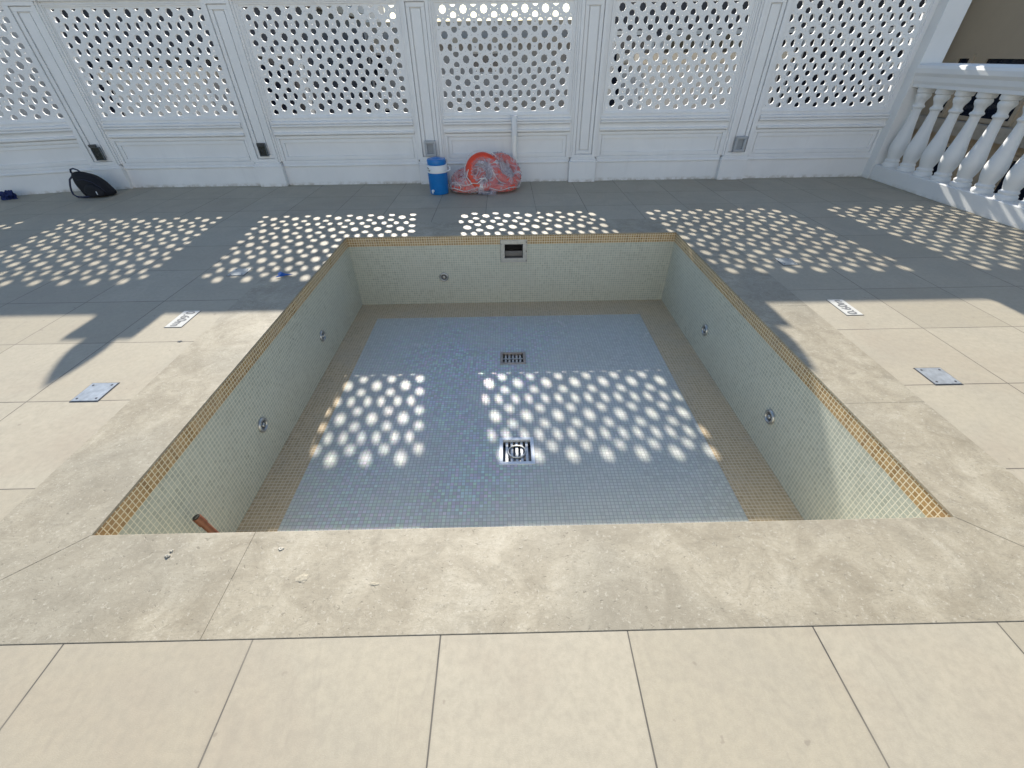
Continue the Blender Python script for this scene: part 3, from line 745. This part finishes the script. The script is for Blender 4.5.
# ------------------------------------------------------------------ backpack
MAT['navy'] = simple('black_nylon', (.0035, .004, .008), .75, 0, .3, 60, .3); MAT['navy2'] = simple('navy_trim', (.012, .016, .05), .5, 0, .2, 60, .2)
bp = empty('backpack', (-5.50, 6.28, 0), R(6), 'black backpack leaning sideways against the foot of the left pilaster', 'backpack')
def loft(bm, secs, n=20, sq=.62):
    """secs: (centre, half x vec, half y vec)"""
    rings = []
    for c_, ax, ay in secs:
        rr = []
        for i_ in range(n):
            a_ = 2*math.pi*i_/n; c2, s2 = math.cos(a_), math.sin(a_)
            rr.append(bm.verts.new(Vector(c_)+Vector(ax)*math.copysign(abs(c2)**sq, c2)+Vector(ay)*math.copysign(abs(s2)**sq, s2)))
        rings.append(rr)
    for A_, B_ in zip(rings, rings[1:]):
        for i_ in range(n): bm.faces.new((A_[i_], A_[(i_+1) % n], B_[(i_+1) % n], B_[i_]))
    bm.faces.new(rings[0][::-1]); bm.faces.new(rings[-1])
def pack(name, outline, y0, y1, bev, mat, par, inset=.82):
    """a padded outline in the x,z plane: narrower front and back faces, rounded rim"""
    cx_ = sum(p_[0] for p_ in outline)/len(outline); cz_ = sum(p_[1] for p_ in outline)/len(outline); bm = bmesh.new(); rings = []
    for t, f_ in ((0, inset*.7), (.10, inset), (.32, 1.), (.68, 1.), (.90, inset), (1., inset*.7)):
        rings.append([bm.verts.new((cx_+(x_-cx_)*f_, y0+(y1-y0)*t, max(.003, cz_+(z_-cz_)*f_-(1-f_)*cz_*.6))) for x_, z_ in outline])
    n_ = len(outline)
    for A_, B_ in zip(rings, rings[1:]):
        for i_ in range(n_): bm.faces.new((A_[i_], A_[(i_+1) % n_], B_[(i_+1) % n_], B_[i_]))
    bm.faces.new(rings[0]); bm.faces.new(rings[-1][::-1])
    bmesh.ops.subdivide_edges(bm, edges=bm.edges[:], cuts=1, use_grid_fill=True)
    for v_ in bm.verts: v_.co += Vector((noise.noise(v_.co*12), noise.noise(v_.co*12+Vector((5, 0, 0))), noise.noise(v_.co*12+Vector((0, 7, 0)))))*.012
    for v_ in bm.verts: v_.co.z = max(v_.co.z, .003)
    o = mesh_obj(name, bm, mat, par, smooth=True, ang=80); m_ = o.modifiers.new('s', 'SUBSURF'); m_.levels = m_.render_levels = 1
    return o
OUT = [(-.19, 0), (-.04, 0), (.10, 0), (.155, .012), (.165, .05), (.135, .115), (.075, .205), (.0, .262), (-.10, .295), (-.19, .305), (-.238, .275), (-.25, .20), (-.235, .11), (-.21, .04)]
pack('body', OUT, -.10, .10, .03, MAT['navy'], bp)
pack('front_pocket', [(-.12, .02), (.0, .01), (.09, .015), (.115, .05), (.08, .115), (.02, .165), (-.06, .175), (-.13, .12)], -.145, -.075, .02, MAT['navy'], bp)
bm = bmesh.new(); tube(bm, [(-.15, -.105, .22), (-.06, -.108, .225), (.02, -.108, .19), (.085, -.105, .12), (.12, -.10, .06)], .0035, 6); mesh_obj('zip', bm, MAT['navy2'], bp)
bm = bmesh.new(); box(bm, .03, .040, -.153, -.149, .045, .085); mesh_obj('zip_tag', bm, MAT['whitep'], bp)
bm = bmesh.new(); tube(bm, [(-.12, .0, .29), (-.145, -.005, .325), (-.19, 0, .342), (-.235, .01, .33), (-.255, .02, .295), (-.235, .02, .26)], .014, 8, flat=.6); mesh_obj('handle', bm, MAT['navy2'], bp, smooth=True)
bm = bmesh.new(); tube(bm, [(-.23, -.02, .26), (-.27, -.05, .22), (-.30, -.06, .15), (-.315, -.07, .09), (-.305, -.085, .045), (-.26, -.10, .018), (-.18, -.115, .014), (-.09, -.115, .018), (-.03, -.10, .03)], .013, 8, flat=.8); mesh_obj('strap', bm, MAT['navy2'], bp, smooth=True)
bm = bmesh.new(); tube(bm, [(-.22, .05, .26), (-.25, .09, .18), (-.24, .11, .1), (-.18, .11, .03), (-.09, .10, .02)], .014, 8, flat=.5); mesh_obj('strap', bm, MAT['navy2'], bp, smooth=True)

# ------------------------------------------------------------------ small loose things
MAT['bluecloth'] = simple('navy_cloth', (.006, .018, .10), .7, 0, .3, 50, .3); MAT['bluescrap'] = simple('blue_scrap', (.01, .09, .36), .4, 0, .2)
MAT['mortar'] = simple('pale_mortar', (.62, .58, .49), .9, 0, .15, 60, .6)
def blob(name, loc, sx, sy, sz, mat, lab, cat, seed=0, rough=.35, group=None, f=9.):
    bm = bmesh.new(); bmesh.ops.create_icosphere(bm, subdivisions=4, radius=1)
    for v_ in bm.verts:
        k_ = 1+rough*noise.noise(v_.co*f*.2+Vector((seed, 0, 0)))+rough*.5*noise.noise(v_.co*f*.6+Vector((0, seed, 0)))
        v_.co = Vector((v_.co.x*sx*k_, v_.co.y*sy*k_, max(0, (v_.co.z*.75+.35)*sz*k_)))
    o = mesh_obj(name, bm, mat, smooth=True, ang=50); o.location = loc; return tag(o, lab, cat, group)
blob('cloth_bundle', (-6.70, 6.18, 0), .105, .06, .075, MAT['bluecloth'], 'small dark blue cloth bundle at the foot of the wall, far left', 'cloth', 3, .7)
e_ = bmesh.new()
for tri in (((-.05, .035), (.02, .0), (-.012, -.02), (-.06, .0)), ((.0, .0), (.075, -.01), (.06, -.024), (-.005, -.018)), ((-.01, -.012), (-.055, -.055), (-.03, -.055), (.012, -.02))):
    a = [e_.verts.new((x, y, .006+.022*abs(noise.noise(Vector((x*40, y*40, 0))))+(.012 if i_ == 0 else 0))) for i_, (x, y) in enumerate(tri)]
    b = [e_.verts.new(v_.co+Vector((0, 0, .0015))) for v_ in a]
    e_.faces.new(a[::-1]); e_.faces.new(b)
    for i_ in range(4): e_.faces.new((a[i_], a[(i_+1) % 4], b[(i_+1) % 4], b[i_]))
o = mesh_obj('plastic_scrap', e_, MAT['bluescrap']); o.location = (-1.89, 3.46, 0); tag(o, 'crumpled blue plastic scrap on the left coping among the light spots', 'plastic scrap')
def onz(u, v, z=0.):
    r_ = ray(u, v); t = (z-CH)/r_.z; return (r_.x*t, r_.y*t, z)
ch = [(168, 556, .008, .006, .006, 'larger white mortar chip on the front coping near the pool corner'), (172, 551, .006, .005, .004, 'smaller white mortar chip just behind the larger one on the front coping'), (281, 549, .010, .005, .003, 'mortar flake at the pool edge of the front coping'),
      (180, 341.5, .014, .008, .004, 'pale crumb on the deck beside the left coping')]
for i_, (u, v, a_, b_, c_, l) in enumerate(ch): blob('mortar_chip', onz(u, v, 0.0018 if v > 345 else 0), a_, b_, c_, MAT['mortar'] if i_ != 3 else MAT['ink'], l, 'mortar chip', 11+i_*3, .6)
blob('mortar_smear', onz(303, 578, .0018), .019, .016, .0018, MAT['smear'], 'round dried mortar smear on the front coping', 'mortar smear', 5, .5, f=7)
blob('mortar_smear', onz(374, 584, .0018), .018, .006, .0016, MAT['smear'], 'long thin dried mortar smear on the front coping right of the round one', 'mortar smear', 9, .5, f=7)

# capped copper coloured pipe stub in the near left corner of the pool
MAT['rust'] = simple('copper_brown', (.17, .060, .030), .5, .1, .25, 40); MAT['dk'] = simple('dark_rubber', (.03, .03, .025), .6)
cp = empty('pipe_stub', (-1.40, 1.22, D), 0, 'short brown capped pipe leaning in the near left corner of the pool', 'pipe')
t0 = Vector(onz(196, 517, -.33)); base = Vector((t0.x+.13, t0.y-.03, D)); cp.location = base; tv = t0-base
bm = bmesh.new(); tube(bm, [(0, 0, 0), tv*.9], .017, 16); mesh_obj('pipe', bm, MAT['rust'], cp, smooth=True)
bm = bmesh.new(); tube(bm, [tv*.88, tv*.99], .0205, 16); c_ = mesh_obj('collar', bm, MAT['rust'], cp, smooth=True)
bm = bmesh.new(); tube(bm, [tv*.985, tv*1.005], .0165, 16); mesh_obj('cap', bm, MAT['dk'], cp, smooth=True)

# ------------------------------------------------------------------ buildings beyond the wall
def building(name, x0, x1, y0, y1, zt, wall, lab, wins=(), ledges=(), side='front'):
    e = empty(name, ((x0+x1)/2, (y0+y1)/2, GZ), 0, lab, 'building')
    ox, oy = -(x0+x1)/2, -(y0+y1)/2
    def put(n_, bm, m_, par=e, **k_):
        bmesh.ops.translate(bm, vec=(ox, oy, -GZ), verts=bm.verts); return mesh_obj(n_, bm, m_, par, **k_)
    bm = bmesh.new(); box(bm, x0, x1, y0, y1, GZ, zt); put('wall', bm, wall)
    bm = bmesh.new(); box(bm, x0-.12, x1+.12, y0-.12, y1+.12, zt+.002, zt+.16); put('parapet', bm, MAT['tan'])
    for (a_, b_, c_, d_) in wins:
        if side == 'front':
            bm = bmesh.new(); ring(bm, a_-.08, b_+.08, c_-.08, d_+.08, .08, y0-.06, y0-.001); f_ = put('window', bm, MAT['palewall'])
            bm = bmesh.new(); box(bm, a_, b_, y0-.02, y0-.002, c_, d_); put('pane', bm, MAT['glass'], f_)
        else:
            bm = bmesh.new()
            box(bm, x0-.06, x0-.001, a_-.08, b_+.08, d_, d_+.08); box(bm, x0-.06, x0-.001, a_-.08, b_+.08, c_-.08, c_); box(bm, x0-.06, x0-.001, a_-.08, a_, c_, d_); box(bm, x0-.06, x0-.001, b_, b_+.08, c_, d_)
            f_ = put('window', bm, MAT['taupe']); bm = bmesh.new(); box(bm, x0-.02, x0-.002, a_, b_, c_, d_); put('pane', bm, MAT['glass'], f_)
    for (a_, b_, c_, d_) in ledges:
        bm = bmesh.new()
        if side == 'front': box(bm, a_, b_, y0-.55, y0-.003, c_, d_)
        else: box(bm, x0-.25, x0-.003, a_, b_, c_, d_)
        put('ledge', bm, MAT['tan'])
    return e
# taupe block right of the terrace, long side facing the balustrade
building('building', 11, 20, 2, 17, 9, MAT['taupe'], 'dark taupe building beyond the balustrade, at the right edge',
         wins=[(12.35, 12.65, .2, 1.28), (10.6, 11.9, .2, 1.28), (8.2, 9.4, .2, 1.28), (11.2, 12.2, -1.6, -.45), (9.0, 10.0, -1.6, -.45), (6.6, 7.6, -1.6, -.45)],
         ledges=[(2.2, 16.8, -.18, .10)], side='left')
building('building', 2.3, 10.6, 13, 18, 4.1, MAT['dark'], 'tall dark building behind the two right lattice bays',
         wins=[(2.7+i_*1.15, 3.55+i_*1.15, z_, z_+1.5) for i_ in range(7) for z_ in (-2.2, .3, 2.8)])
building('building', 2.75, 5.4, 10.2, 12.2, 1.3, MAT['greywall'], 'low grey rooftop block behind the lattice bay right of the pipe',
         wins=[(3.2, 3.9, -.9, .2), (4.5, 5.1, -.9, .2)])
building('building', -6.4, 4.9, 22, 30, 2.36, MAT['greywall'], 'low grey building with a pale roof edge behind the middle lattice bays',
         wins=[(-5.9, -4.9, .5, 1.5), (-5.9, -4.9, -1.6, -.4), (-3.6, -2.6, -1.6, -.4), (-1.2, -.2, .9, 1.5)], ledges=[(-6.3, 4.8, 1.85, 2.0)])
building('building', -8.6, -6.5, 11.5, 13.2, 1.15, MAT['greywall'], 'low grey rooftop block behind the second lattice bay',
         wins=[(-8.2, -7.7, -.6, .3)])
building('building', -11.3, -5.0, 14, 20, 2.5, MAT['dark'], 'dark fronted building behind the second and third lattice bays',
         wins=[(-10.9+i_*1.5, -9.8+i_*1.5, z_, z_+1.7) for i_ in range(4) for z_ in (-3.2, -.2)])
building('building', -11.2, -5.4, 20.5, 26, 4.6, MAT['palewall'], 'tall pale building rising behind the dark one at the left',
         wins=[(-10.4+i_*1.7, -9.4+i_*1.7, 1.6, 2.9) for i_ in range(3)])
building('building', -24, -11.6, 12, 20, 5.5, MAT['palewall'], 'pale building behind the angled lattice bay at the left edge',
         wins=[(-22.4+i_*2.6, -21.2+i_*2.6, -2.2, -.9) for i_ in range(5)])
building('building', -8.5, 8, -14, -6.5, 5.5, MAT['bright'], 'added grey house behind the viewer, out of the picture, bouncing sunlight onto the fence')  # unseen house, added so the shaded fence gets enough reflected sunlight
